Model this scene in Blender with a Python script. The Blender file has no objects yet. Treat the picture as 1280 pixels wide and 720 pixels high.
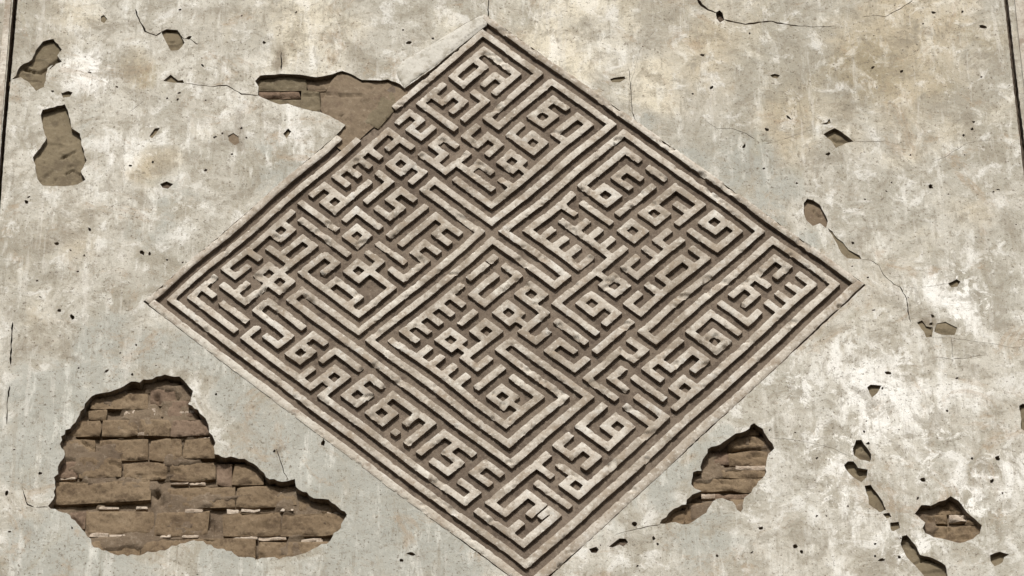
import bpy, bmesh, math, random, time
import numpy as np
from mathutils import Vector, Matrix, noise
from mathutils.geometry import delaunay_2d_cdt

# ------------------------------------------------------------------ camera, world, sun, exposure
C = bpy.context.scene.collection
sc = bpy.context.scene
Z0 = 7.2                                   # height of the panel's centre above the street
TILT, ROLL, FPX = math.radians(37), math.radians(-1.02), 5059.36
F = np.array([0, math.cos(TILT), math.sin(TILT)])
R_ = np.array([1.0, 0, 0]); U_ = np.array([0, -math.sin(TILT), math.cos(TILT)])
RX = R_*math.cos(ROLL) + U_*math.sin(ROLL)
UX = U_*math.cos(ROLL) - R_*math.sin(ROLL)
CAM = -FPX/540.0*F + np.array([0, 0, Z0])
cd = bpy.data.cameras.new('camera'); cam = bpy.data.objects.new('camera', cd); C.objects.link(cam)
cd.sensor_width = 36; cd.lens = FPX/1280*36; cd.clip_start = .1; cd.clip_end = 2000
M = Matrix(((RX[0], UX[0], -F[0], CAM[0]), (RX[1], UX[1], -F[1], CAM[1]), (RX[2], UX[2], -F[2], CAM[2]), (0, 0, 0, 1)))
cam.matrix_world = M
sc.camera = cam

SUN_EL, SUN_AZ = math.radians(40), math.radians(-6)      # azimuth measured from the wall's normal, to the left
world = bpy.data.worlds.new('World'); sc.world = world; world.use_nodes = True
wn = world.node_tree.nodes; bg = wn['Background']
sky = wn.new('ShaderNodeTexSky'); sky.sky_type = 'NISHITA'; sky.sun_disc = False
sky.sun_elevation = SUN_EL; sky.sun_rotation = math.pi - SUN_AZ*-1
sky.dust_density = 3
world.node_tree.links.new(sky.outputs[0], bg.inputs[0]); bg.inputs[1].default_value = 0.08
sd = bpy.data.lights.new('sun', 'SUN'); sun = bpy.data.objects.new('sun', sd); C.objects.link(sun)
sd.energy = 3.4; sd.angle = math.radians(6); sd.color = (1, .97, .925)
to_sun = Vector((math.cos(SUN_EL)*math.sin(SUN_AZ), -math.cos(SUN_EL)*math.cos(SUN_AZ), math.sin(SUN_EL)))
sun.rotation_euler = to_sun.to_track_quat('Z', 'Y').to_euler(); sun.location = (0, -5, 12)
sc.view_settings.view_transform = 'Standard'; sc.view_settings.look = 'None'
sc.view_settings.gamma = 1; sc.view_settings.use_curve_mapping = False
sc.view_settings.exposure = 0.14

# ------------------------------------------------------------------ helpers
rnd = random.Random(7)
def wall_pt(px, py, y=0.0):
    """a point of the photograph (1280x720) laid on the wall plane at depth y -> (x, z)"""
    d = F + (px-640)/FPX*RX - (py-360)/FPX*UX
    s = (y-CAM[1])/d[1]; q = CAM + s*d
    return (q[0], q[2])
def region(ox, oy, s, pts, y=0.0):
    return [wall_pt(ox+x/s, oy+y_/s, y) for x, y_ in pts]
def link(name, me, mat=None, parent=None, smooth=False):
    if mat: 
        for m in (mat if isinstance(mat, (list, tuple)) else [mat]): me.materials.append(m)
    o = bpy.data.objects.new(name, me); C.objects.link(o)
    if parent: o.parent = parent
    if smooth: me.polygons.foreach_set('use_smooth', [True]*len(me.polygons))
    return o
def empty(name, loc, label, cat, group=None):
    o = bpy.data.objects.new(name, None); C.objects.link(o); o.location = loc
    o['label'] = label; o['category'] = cat
    if group: o['group'] = group
    return o
def vnoise(x, z, f, seed=0, oct_=4):
    """vectorised value-noise fBm on numpy arrays, about -1..1"""
    out = np.zeros_like(x); amp = 1.0; tot = 0
    for k in range(oct_):
        rs = np.random.RandomState(seed*31+k); tab = rs.rand(256, 256)*2-1
        X = x*f+100.3; Z = z*f+57.7
        xi = np.floor(X).astype(int); zi = np.floor(Z).astype(int); fx = X-xi; fz = Z-zi
        fx = fx*fx*(3-2*fx); fz = fz*fz*(3-2*fz)
        a = tab[xi % 256, zi % 256]; b = tab[(xi+1) % 256, zi % 256]; c = tab[xi % 256, (zi+1) % 256]; d = tab[(xi+1) % 256, (zi+1) % 256]
        out += amp*((a*(1-fx)+b*fx)*(1-fz)+(c*(1-fx)+d*fx)*fz); tot += amp; amp *= .5; f *= 2.03
    return out/tot*1.6
def inside(px, pz, poly):
    r = np.zeros(len(px), bool); n = len(poly)
    for i in range(n):
        x0, z0 = poly[i]; x1, z1 = poly[(i+1) % n]
        if z0 == z1: continue
        c = ((z0 > pz) != (z1 > pz)) & (px < (x1-x0)*(pz-z0)/(z1-z0)+x0)
        r ^= c
    return r
def roughen(poly, step=.012, amp=.004, seed=0):
    out = []; n = len(poly); rr = random.Random(seed)
    for i in range(n):
        a = Vector(poly[i]); b = Vector(poly[(i+1) % n]); L = (b-a).length
        k = max(1, int(L/step)); nrm = Vector((-(b-a).y, (b-a).x)).normalized() if L > 0 else Vector((0, 0))
        for j in range(k):
            p = a.lerp(b, j/k)
            if j: p = p + nrm*rr.uniform(-amp, amp)
            out.append((p.x, p.y))
    return out

# ------------------------------------------------------------------ materials
class NT:
    def __init__(s, name):
        s.m = bpy.data.materials.new(name); s.m.use_nodes = True; s.t = s.m.node_tree
        s.b = s.t.nodes['Principled BSDF']; s.tc = s.t.nodes.new('ShaderNodeNewGeometry')
        s.pos = s.tc.outputs['Position']
    def n(s, k, **kw):
        o = s.t.nodes.new(k)
        for a, v in kw.items(): setattr(o, a, v)
        return o
    def l(s, a, b): s.t.links.new(a, b)
    def mapping(s, scale=(1, 1, 1), src=None):
        m = s.n('ShaderNodeMapping'); m.inputs['Scale'].default_value = scale; s.l(src or s.pos, m.inputs['Vector']); return m.outputs[0]
    def noise(s, scale, detail=6, rough=.6, vec=None, dist=0):
        o = s.n('ShaderNodeTexNoise'); o.inputs['Scale'].default_value = scale; o.inputs['Detail'].default_value = detail
        o.inputs['Roughness'].default_value = rough; o.inputs['Distortion'].default_value = dist
        s.l(vec or s.pos, o.inputs['Vector']); return o.outputs['Fac']
    def ramp(s, fac, lo, hi, a=0.0, b=1.0):
        o = s.n('ShaderNodeMapRange'); o.interpolation_type = 'SMOOTHSTEP'
        for i, v in enumerate((lo, hi, a, b)): o.inputs[i+1].default_value = v
        s.l(fac, o.inputs[0]); return o.outputs[0]
    def math(s, op, a, b=None):
        o = s.n('ShaderNodeMath', operation=op)
        for i, v in enumerate((a, b)):
            if v is None: continue
            if isinstance(v, (int, float)): o.inputs[i].default_value = v
            else: s.l(v, o.inputs[i])
        return o.outputs[0]
    def mix(s, fac, a, b, mode='MIX'):
        o = s.n('ShaderNodeMix', data_type='RGBA', blend_type=mode)
        for i, v in ((0, fac), (6, a), (7, b)):
            if isinstance(v, (int, float)): o.inputs[i].default_value = v
            elif isinstance(v, tuple): o.inputs[i].default_value = (*v, 1)
            else: s.l(v, o.inputs[i])
        return o.outputs[2]
    def done(s, col, height=None, strength=.5, dist=.004, rough=.92):
        s.l(col, s.b.inputs['Base Color']) if not isinstance(col, tuple) else None
        s.b.inputs['Roughness'].default_value = rough; s.b.inputs['Specular IOR Level'].default_value = .15
        if height is not None:
            b = s.n('ShaderNodeBump'); b.inputs['Strength'].default_value = strength; b.inputs['Distance'].default_value = dist
            s.l(height, b.inputs['Height']); s.l(b.outputs[0], s.b.inputs['Normal'])
        return s.m

def plaster_material():
    t = NT('lime_plaster')
    at = t.n('ShaderNodeAttribute', attribute_name='tint'); sp = t.n('ShaderNodeSeparateColor'); t.l(at.outputs['Color'], sp.inputs[0])
    warm, white, cool = sp.outputs
    at2 = t.n('ShaderNodeAttribute', attribute_name='stain'); sp2 = t.n('ShaderNodeSeparateColor'); t.l(at2.outputs['Color'], sp2.inputs[0])
    olive, cream, chalk = sp2.outputs
    big = t.noise(2.6, 8, .64, dist=.5); mid = t.noise(13, 9, .72, dist=.5); fine = t.noise(55, 9, .78)
    streak = t.noise(1, 8, .70, vec=t.mapping((24, 24, 6.5)))
    streak2 = t.noise(1, 6, .65, vec=t.mapping((55, 55, 10)))
    patchy = t.noise(7, 9, .68, dist=1.0); blot = t.noise(22, 8, .74, dist=.8)
    coolm = t.ramp(t.math('ADD', cool, t.math('MULTIPLY', t.math('SUBTRACT', patchy, .5), 1.6)), .28, .62)
    rough_ = t.math('SUBTRACT', 1.0, t.math('MULTIPLY', coolm, .72))
    def soft(mask, nz, k=1.0):      # located tint broken up by noise
        a = t.math('ADD', mask, t.math('MULTIPLY', t.math('SUBTRACT', nz, .5), 2.6))
        return t.math('MULTIPLY', t.ramp(a, .3, .85), k)
    c = t.mix(t.ramp(big, .40, .58), (.41, .388, .325), (.56, .535, .465))
    c = t.mix(soft(warm, big, .75), c, (.49, .43, .32))
    c = t.mix(t.math('MULTIPLY', coolm, .85), c, (.425, .425, .385))
    c = t.mix(soft(cream, big, .75), c, (.72, .68, .57))
    c = t.mix(soft(olive, patchy, .85), c, (.32, .28, .195))
    c = t.mix(t.math('MULTIPLY', t.ramp(patchy, .51, .63, 0, .5), rough_), c, (.66, .645, .58))
    c = t.mix(t.math('MULTIPLY', t.ramp(patchy, .49, .40, 0, .6), rough_), c, (.33, .30, .235))
    c = t.mix(soft(white, streak, .9), c, (.86, .85, .80))
    c = t.mix(t.math('MULTIPLY', t.ramp(blot, .51, .57, 0, 1.0), t.ramp(chalk, .1, .8)), c, (.88, .87, .82))
    c = t.mix(t.ramp(streak, .53, .64, 0, .55), c, (.76, .75, .69))
    c = t.mix(t.ramp(streak2, .45, .33, 0, .5), c, (.26, .235, .185))
    c = t.mix(t.math('MULTIPLY', t.ramp(mid, .49, .39, 0, .6), rough_), c, (.29, .26, .205))
    c = t.mix(t.math('MULTIPLY', t.ramp(mid, .53, .63, 0, .62), rough_), c, (.79, .78, .73))
    c = t.mix(t.math('MULTIPLY', t.ramp(blot, .46, .37, 0, .3), rough_), c, (.31, .27, .205))
    c = t.mix(soft(warm, patchy, .4), c, (.88, .81, .68), 'MULTIPLY')
    c = t.mix(soft(cream, big, .4), c, (1.0, .95, .85), 'MULTIPLY')
    c = t.mix(t.math('MULTIPLY', coolm, .5), c, (.86, .87, .845), 'MULTIPLY')
    dirt = t.noise(5, 9, .80, dist=1.2)
    c = t.mix(t.ramp(dirt, .46, .36, 0, .5), c, (.37, .275, .18))
    c = t.mix(t.ramp(fine, .46, .37, 0, .65), c, (.24, .21, .16))
    c = t.mix(t.math('MULTIPLY', t.ramp(fine, .56, .68, 0, .4), rough_), c, (.82, .80, .74))
    c = t.mix(t.math('MULTIPLY', t.ramp(t.math('ADD', at.outputs['Alpha'], t.math('SUBTRACT', streak2, .5)), .15, .9), .75), c, (.19, .155, .11))
    s3 = t.noise(1, 7, .7, vec=t.mapping((34, 34, 3.2)))
    c = t.mix(t.ramp(s3, .44, .34, 0, .35), c, (.34, .30, .235)); c = t.mix(t.ramp(s3, .56, .66, 0, .35), c, (.72, .70, .64))
    grit = t.noise(420, 3, .6); c = t.mix(t.ramp(grit, .42, .34, 0, .4), c, (.25, .215, .165))
    spk = t.noise(150, 5, .7)
    c = t.mix(t.ramp(spk, .415, .35, 0, .8), c, (.13, .105, .075))
    h = t.math('ADD', t.math('MULTIPLY', mid, 1.0), t.math('ADD', t.math('MULTIPLY', fine, .5), t.math('MULTIPLY', streak, .5)))
    return t.done(c, h, .7, .007)

def stroke_material():
    t = NT('limewashed_stucco')
    mid = t.noise(22, 8, .65); fine = t.noise(120, 7, .7); big = t.noise(4, 5)
    c = t.mix(t.ramp(big, .40, .60), (.385, .34, .28), (.53, .485, .415))
    st = t.noise(9, 8, .7, dist=.8); c = t.mix(t.ramp(st, .50, .39, 0, .75), c, (.25, .21, .16)); c = t.mix(t.ramp(st, .54, .66, 0, .5), c, (.66, .655, .61))
    c = t.mix(t.ramp(mid, .49, .37, 0, .65), c, (.31, .25, .185))
    c = t.mix(t.ramp(mid, .53, .66, 0, .6), c, (.72, .69, .61))
    c = t.mix(t.ramp(fine, .47, .36, 0, .65), c, (.26, .205, .15))
    c = t.mix(t.ramp(fine, .55, .67, 0, .6), c, (.80, .77, .69))
    h = t.math('ADD', mid, t.math('MULTIPLY', fine, .5))
    return t.done(c, h, .4, .003)
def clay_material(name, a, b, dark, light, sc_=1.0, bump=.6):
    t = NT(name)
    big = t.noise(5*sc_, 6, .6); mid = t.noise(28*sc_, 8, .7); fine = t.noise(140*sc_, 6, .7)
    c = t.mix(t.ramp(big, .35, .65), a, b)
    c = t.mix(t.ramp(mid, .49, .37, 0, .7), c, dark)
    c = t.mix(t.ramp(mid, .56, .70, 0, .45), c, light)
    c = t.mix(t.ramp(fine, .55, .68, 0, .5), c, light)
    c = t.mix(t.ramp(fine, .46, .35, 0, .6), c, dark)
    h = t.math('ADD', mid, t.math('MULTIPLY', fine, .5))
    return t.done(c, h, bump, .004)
M_PL = plaster_material()
M_ST = stroke_material()
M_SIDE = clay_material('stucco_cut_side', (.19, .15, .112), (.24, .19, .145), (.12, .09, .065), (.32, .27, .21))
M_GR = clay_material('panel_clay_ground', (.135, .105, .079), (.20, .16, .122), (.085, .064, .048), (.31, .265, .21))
M_BR = clay_material('old_brick', (.175, .126, .078), (.225, .168, .107), (.095, .066, .042), (.31, .24, .16), 1.0, .8)
M_BRP = clay_material('pinkish_brick', (.175, .122, .085), (.21, .152, .108), (.095, .065, .045), (.29, .22, .155), 1.0, .8)
M_MUD = clay_material('mud_bedding', (.15, .112, .077), (.195, .15, .103), (.11, .08, .055), (.34, .28, .21), 1.0, 1.0)
M_JOINT = clay_material('pale_joint_mortar', (.42, .34, .26), (.50, .43, .35), (.25, .19, .14), (.62, .56, .48), 1.5, .8)
M_EDGE = clay_material('broken_plaster_edge', (.22, .18, .135), (.30, .25, .19), (.12, .09, .065), (.48, .43, .36), 1.2, .8)
M_SUB = clay_material('smooth_undercoat', (.16, .132, .086), (.205, .168, .11), (.12, .095, .064), (.28, .24, .17), .8, .5)
M_SUBP = clay_material('pinkish_undercoat', (.185, .142, .096), (.225, .175, .12), (.14, .102, .072), (.34, .28, .205), .8, .5)
M_DARK = clay_material('deep_rubble', (.10, .075, .055), (.13, .10, .075), (.05, .04, .03), (.2, .16, .12))
M_WHITE = clay_material('white_repair_plaster', (.49, .47, .41), (.57, .55, .49), (.33, .30, .24), (.68, .66, .59), 1.0, .4)
M_WORN = clay_material('worn_limewash', (.42, .37, .30), (.58, .55, .48), (.27, .21, .16), (.74, .71, .65), .8, .6)
# ------------------------------------------------------------------ lattice of the square lettering -> wall plane
CO = np.array([[-0.03698, 0.00964], [-0.38158, -0.37484], [-0.00018, 0.0045], [-0.00048, 0.00107], [0.40584, -0.385], [-0.00227, 0.00987], [0.00011, 8e-05], [0.01565, -0.01394], [0.01836, -0.01422], [-0.00086, 0.00093]])
DISP = np.array([37,-19,46,-22,43,-19,37,-18,37,-16,34,-9,22,-5,5,-11,-7,-17,-9,-14,-5,-5,3,6,13,10,19,3,16,-4,4,-1,-13,5,-27,11,-27,20,-18,24,-9,17,-7,1,-17,-14,-24,-15,-28,0,-33,20,-32,30,-27,28,-19,18,-7,6,43,-20,47,-20,40,-16,33,-16,34,-15,32,-9,22,-5,8,-5,-2,-6,-7,-6,-8,-4,2,1,18,5,24,-1,18,-6,4,-1,-14,7,-29,12,-30,22,-21,27,-10,22,-6,6,-15,-10,-19,-12,-23,3,-32,21,-34,30,-32,29,-26,21,-12,8,28,-12,26,-11,16,-9,9,-9,16,-8,19,-6,11,-6,2,-2,-5,4,-10,3,-13,-1,-4,0,14,5,19,3,14,-1,2,1,-13,5,-21,8,-21,14,-13,20,0,21,4,18,-2,10,-5,3,-10,7,-21,17,-28,24,-29,24,-25,17,-12,7,-3,3,-6,-3,-14,-8,-15,-8,-4,-3,3,-2,-3,-5,-8,3,-10,13,-13,12,-14,6,-6,5,6,11,8,13,4,8,-5,3,-13,-1,-11,-4,-3,-1,6,9,14,16,11,26,5,31,5,21,1,11,-9,11,-17,14,-19,13,-15,6,-5,-2,-23,16,-23,3,-27,-9,-26,-10,-14,-1,-6,3,-9,1,-10,5,-8,12,-7,13,-4,10,3,9,5,12,-2,15,-13,10,-21,-1,-19,-9,-8,-13,7,-10,17,-1,18,8,10,22,5,33,9,27,8,10,-1,0,-4,-4,0,-10,9,-20,13,-23,-28,26,-26,13,-27,-3,-25,-4,-14,7,-8,10,-10,5,-8,1,-2,1,4,1,7,2,11,1,10,3,-1,6,-18,1,-28,-10,-24,-15,-10,-14,6,-10,17,-7,18,-2,14,7,11,17,15,13,15,1,8,-10,8,-18,17,-28,24,-36,23,-34,-19,26,-16,21,-18,13,-22,15,-17,20,-13,13,-12,0,-7,-11,3,-13,8,-9,6,-5,9,-4,14,-3,8,-2,-7,-9,-21,-19,-21,-18,-13,-8,2,-6,17,-10,25,-10,26,-5,24,1,24,-2,25,-9,19,-18,16,-26,20,-32,23,-35,20,-31,-2,17,-2,18,-11,18,-22,23,-22,24,-18,11,-13,-10,-4,-25,6,-24,6,-14,-3,-5,0,-3,12,-3,13,-4,2,-11,-11,-21,-14,-19,-7,-9,7,-7,22,-11,33,-12,37,-8,36,-3,32,-7,32,-20,30,-35,25,-42,21,-41,19,-36,14,-25,6,12,4,14,-8,18,-22,23,-24,22,-19,8,-12,-12,-3,-27,6,-27,6,-17,-5,-5,-7,0,2,-3,2,-6,-2,-11,-5,-21,-3,-26,5,-22,18,-18,28,-15,38,-14,46,-11,46,-8,40,-12,37,-30,38,-46,33,-54,27,-52,21,-43,12,-24,4,14,0,18,-14,22,-29,25,-28,20,-20,6,-15,-5,-9,-14,-2,-17,2,-14,-4,-6,-11,0,-11,-5,-8,-11,-5,-17,0,-25,6,-33,13,-35,20,-29,25,-21,36,-16,48,-16,48,-13,41,-12,38,-23,38,-35,33,-44,27,-47,20,-38,11,-19,0,16,-4,18,-21,23,-37,27,-33,21,-21,6,-16,-2,-15,-5,-12,-7,-8,-6,-11,2,-19,10,-19,2,-9,-14,1,-24,7,-30,11,-36,15,-39,15,-33,16,-22,25,-14,36,-10,37,-4,32,1,29,-5,25,-15,18,-21,14,-23,13,-18,9,-9,-7,21,-8,20,-20,20,-33,24,-29,22,-18,13,-13,2,-12,-4,-13,-3,-14,5,-20,16,-28,22,-30,15,-16,-4,1,-22,8,-28,10,-30,10,-30,10,-25,9,-16,9,-5,14,4,22,12,26,17,22,9,13,1,5,-3,3,-5,4,-7,4,-6,-12,29,-13,27,-18,21,-26,20,-25,29,-20,30,-11,13,0,-4,0,-3,-13,17,-24,28,-31,29,-34,23,-25,13,-9,-2,-4,-10,-3,-11,3,-10,5,-10,3,-7,-3,2,-6,14,4,23,19,25,22,17,13,11,4,9,-4,4,-7,-2,-7,-4,-13,28,-16,27,-23,19,-30,14,-29,25,-23,31,-11,15,4,-1,10,4,-4,27,-17,37,-24,34,-27,28,-21,24,-14,16,-14,6,-10,0,-2,-4,1,-8,-2,-7,-9,1,-16,14,-11,23,5,25,15,19,11,17,1,15,-13,9,-20,3,-18,-1,-10,19,-13,16,-19,6,-25,-2,-25,5,-20,15,-8,10,11,4,19,14,11,32,-1,42,-9,39,-16,30,-18,26,-17,21,-19,14,-14,6,-7,-3,-6,-10,-10,-9,-14,2,-17,18,-14,28,-5,28,-2,23,-5,22,-13,20,-26,15,-30,9,-21,4,0,1,-2,-4,-7,-12,-11,-18,-15,-11,-13,1,1,5,22,9,30,19,23,32,12,41,3,37,-10,24,-18,20,-22,17,-24,14,-18,7,-12,-3,-15,-11,-20,-7,-19,11,-12,31,-3,41,-1,38,-15,28,-24,27,-31,28,-38,28,-35,22,-18,10,10,-10,8,-15,3,-20,-4,-20,-10,-10,-8,0,9,4,30,9,37,17,31,25,20,29,7,23,-4,11,-15,9,-24,7,-25,4,-18,0,-12,-5,-17,-7,-26,2,-19,21,-3,40,10,50,9,45,-19,32,-35,29,-39,32,-39,36,-32,30,-15,14,15,-10,14,-16,7,-21,-2,-18,-8,-8,-4,-1,16,2,33,6,36,10,33,11,23,11,9,8,1,3,-4,1,-11,-4,-17,-9,-14,-11,-7,-9,-10,-4,-20,4,-14,18,4,34,20,44,17,43,-18,31,-35,26,-32,25,-25,26,-19,23,-9,12,27,-14,24,-22,14,-28,6,-28,2,-21,0,-13,15,-4,29,2,30,3,29,-1,23,-2,10,2,4,4,4,0,2,-9,-3,-18,-6,-20,-3,-14,-3,-9,-9,-4,-7,4,7,16,21,27,16,30,-16,26,-28,22,-23,17,-16,15,-10,13,-5,8,38,-16,34,-25,20,-31,12,-31,8,-26,-1,-20,2,-9,19,-2,25,-2,23,-4,18,-2,9,3,5,2,8,-4,11,-14,10,-24,6,-27,1,-22,-3,-15,-7,-14,-8,-12,1,-5,11,5,7,14,-13,19,-20,18,-19,13,-17,9,-13,7,-7,4,38,-12,36,-19,21,-23,12,-21,9,-18,-2,-16,-6,-9,5,-4,13,-5,14,-3,13,1,12,-3,11,-11,14,-16,19,-20,20,-27,15,-30,4,-24,-9,-16,-17,-16,-19,-17,-15,-15,-6,-8,-4,4,-13,10,-18,12,-22,10,-26,6,-25,3,-14,1,27,-14,33,-16,23,-15,15,-10,12,-8,3,-9,-8,-5,-11,-3,-8,-5,0,-2,9,-1,13,-9,11,-18,14,-20,20,-21,23,-25,17,-24,5,-17,-9,-9,-20,-8,-29,-9,-29,-8,-17,-3,-7,1,-10,3,-15,5,-23,5,-31,3,-32,0,-18,-1,9,-22,23,-22,26,-17,23,-9,19,-6,10,-6,-8,-2,-23,1,-24,-1,-9,-1,7,-3,10,-8,3,-11,2,-11,10,-12,16,-13,12,-10,2,-5,-7,-1,-15,-1,-30,0,-32,1,-15,3,-1,2,1,0,-5,0,-14,1,-22,0,-23,0,-13,0,-7,-26,5,-23,18,-18,25,-13,23,-9,11,-6,-8,-1,-24,2,-26,0,-8,-1,9,-3,9,-3,-2,-2,-8,-1,-1,-1,6,-1,6,3,-2,7,-10,4,-15,1,-24,2,-24,3,-7,1,5,-1,10,-3,6,-5,-3,-3,-9,1,-9,3,-4,2,-9,-21,-5,-16,8,-15,24,-15,21,-11,4,-7,-8,-2,-10,-1,-8,-2,0,-1,8,1,9,3,1,6,-5,7,-4,3,1,0,3,6,-2,13,-11,9,-17,-1,-17,-4,-15,-5,-3,-8,8,-9,14,-7,14,-8,7,-7,2,-1,1,3,2,3,-4,-9,-3,-6,5,-7,19,-10,19,-8,2,-6,-8,-2,-4,-3,0,-3,-1,2,1,6,4,11,2,15,-3,14,-5,6,-1,-1,4,5,3,16,-8,10,-16,-6,-17,-13,-15,-15,-6,-16,5,-14,11,-5,14,-4,11,-5,8,-1,8,3,8,4,3,5,1,7,0,5,6,2,8,0,-2,-2,-8,-2,-1,-3,1,-2,-3,4,-4,8,-3,13,-2,19,-3,17,-4,8,-2,5,4,11,8,18,0,5,-10,-15,-14,-22,-15,-23,-9,-20,1,-13,9,-2,14,-1,16,-5,18,-1,23,5,23,7,4,14,1,17,-7,17,-12,13,-12,8,-13,3,-9,0,2,-3,3,-2,-2,3,-3,5,-3,8,-4,14,-2,15,-2,13,-2,15,5,19,14,20,9,1,-1,-20,-7,-27,-11,-26,-8,-19,3,-11,14,-6,21,-9,24,-11,29,-3,37,7,35,11,-5,14,-3,19,-12,21,-24,17,-27,10,-23,5,-11,1,2,-2,3,-2,0,1,0,1,0,2,-3,9,-4,17,-5,23,-5,26,3,25,13,18,11,0,3,-18,-2,-24,-6,-22,-3,-13,9,-8,20,-11,25,-16,26,-14,31,-3,36,7,30,9,-20,13,-11,16,-14,18,-25,14,-28,7,-22,3,-8,1,1,-1,2,-1,0,0,1,0,0,0,-2,6,-6,18,-8,26,-7,26,-1,20,6,11,5,0,3,-9,0,-12,-2,-10,2,-5,11,-5,18,-11,19,-14,17,-10,18,-2,18,4,12,4]).reshape(30, 30, 2)/10000.0

def lat(a, b):
    a = np.asarray(a, float); b = np.asarray(b, float)
    s, t = a/14.5-1, b/14.5-1
    B = np.stack([s**i*t**j for i in range(4) for j in range(4-i)], -1)
    p = B @ CO
    ca = np.clip(a, 0, 28.999); cb = np.clip(b, 0, 28.999)
    i = np.floor(ca).astype(int); j = np.floor(cb).astype(int); fa = (ca-i)[..., None]; fb = (cb-j)[..., None]
    d = (DISP[i, j]*(1-fa)+DISP[i+1, j]*fa)*(1-fb)+(DISP[i, j+1]*(1-fa)+DISP[i+1, j+1]*fa)*fb
    p = p+d
    p[..., 1] += Z0
    return p
def latp(pts): return [tuple(lat(a, b)) for a, b in pts]
GLYPHS = """0,8.2 0,0 5,-0 5,5 6,5 6,0 11,0 11,11 6,11 6,12 11,12 11,23 6,23 6,24 24,24 24,17 18,17 18,18 23,18 23,23 12,23 12,12 17,12 17,11 12,11 12,-0 23,0 23,11 24,11 24,0 29,0 29,29 -0,29 0,12.1;1,1 1,4 2,4 2,2 1,2;1,1 4,1 4,3;3,3 3,2 4,2;1,5 1,7 4,7;1,6 2,6 2,5 3,5 3,6;3,4 4,4 4,6;1,9 1,8 2,8 2,9 3,9 3,8;1,10 1,15 2,15;1,10 3,10;2,10 2,11;1,12 2,12;1,13 2,13;1,14 2,14;O3.5,11.5;4,11 5,11 5,12;3,13 4,13 4,15;5,8 4,8 4,9 5,9 5,10;4,10 6,10 6,8;6,9 9,9;7,9 7,8 8,8;7,10 10,10 10,1 9,1 9,3 10,3;9,8 10,8;O8.5,6.5;9,6.5 10,6.5;7,4 7,5 9,5;O8.5,4.5;7,3 7,1 8,1;O7.5,2.5;5,6 5,7 6,7 6,6 7,6 7,7;1,17 1,16 2,16;O2.5,16.5;3,17 3,14;4,17 4,16 6,16;O5.5,17.5;1,18 4,18;2,19 6,19;1,19 1,25 2,25 2,24;O1.5,20.5;1,23 2,23;2,22 4,22;3,22 3,20 4,20 4,23;O3.5,23.5;O4.5,23.5;4,24 4,26 2,26;3,26 3,25;1,26 1,28 5,28;1,27 2,27;3,27 5,27;8,25 5,25 5,26 8,26 8,27 7,27;6,27 6,28 12,28 12,26;11,28 11,27;O12.5,26.5;13,26 13,28 24,28 24,27 23,27;9,27 9,25 10,25;O9.5,26.5;11,26 11,25 13,25;14,27 14,25 15,25;O14.5,26.5;O16.5,26.5;16,27 16,25 19,25 19,27;18,25 18,26;18,27 18,27;20,27 20,25 22,25;21,25 21,26 22,26 22,27 21,27;24,25 23,25 23,26 24,26;25,22 25,27 26,27 26,25 27,25 27,26;25,23 26,23;25,28 28,28 28,25 27.5,25 27.5,25.6;27,28 27,27;26,24 28,24;26,22 27,22;O27.5,22.5;28,23 28,15 26,15;26,16 28,16;25,20 25,21 26,21 26,20 27,20 27,21;25,17 25,19 27,19 27,17;O26.5,17.5;23,12 24,12 24,13 23,13 23,16 25,16;24,14 24,15 25,15;25,14 27,14;22,14 22,11;25,10 25,13 26,13;25,12 26,12 26,10 27,10 27,11;28,14 28,1 27,1;O27.5,12.5;27,2 28,2;27,3 28,3;27,4 28,4;25,1 25,5;25,3 26,3;25,4 26,4 26,5;25,1 26,1 26,2;25,6 27,6 27,5;27,7 25,7 25,9 27,9;O26.5,8.5;21,4 22,4 22,10 21,10 21,9;22,5 21,5 21,7 22,7;21,8 22,8;20,4 20,8 19,8 19,7;19,4 19,5 20,5;19,6 20,6;O20.5,1.5;20,1 22,1 22,3 20,3;17,4 17,1 19,1 19,3;18,2 19,2;O17.5,3.5;16,2 16,5;O17.5,5.5;15,1 16,1;14,1 13,1 13,5 15,5;O14.5,4.5;15,2 14,2 14,3 15,3;13,6 13,10 17,10 17,9;13,7 14,7;14,10 14,9;15,10 15,9;16,10 16,9;14,6 16,6;14,8 18,8;18,7 18,13 21,13;O19.5,9.5;18,9.5 19,9.5;15,8 15,7;16,8 16,7;17,8 17,7;19,11 21,11 21,12;O19.5,11.5;19,14 21,14;21,15 20,15 20,16 22,16 22,15;16,14 18,14 18,16 19,16 19,15;O16.5,13.5;O16.5,15.5;17,15.5 18,15.5;14,13 15,13 15,16 14,16 14,14;13,13 13,13.3;13,13.8 13,15.1;15,17 15,18;13,16 13,21 14,21;13,17 14,17;13,18 14,18;13,19 14,19;13,20 14,20;13,22 22,22 22,19 20,19;15,22 15,21;16,22 16,21;17,22 17,21;18,22 18,21;O20.5,20.5;21,20.5 22,20.5;19,19 19,21;O15.5,19.5;O16.5,17.5;17,17 17,20 18,20 18,19;16,19.5 17,19.5;6,21 6,20 5,20 5,22 10,22 10,19 8,19 8,18 7,18;O7.5,19.5;7,22 7,21 9,21 9,22;6,13 5,13 5,14 6,14 6,15 5,15;7,13 7,16;8,16 8,13 10,13;9,13 9,14 10,14;10,15 9,15 9,16 10,16 10,18 9,18;7,17 9,17"""
K = 12; HW = .222
def line_x(i):
    n, r = divmod(i, K)
    return n-HW + (r*(2*HW/6) if r <= 6 else 2*HW+(r-6)*(1-2*HW)/6)
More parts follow.
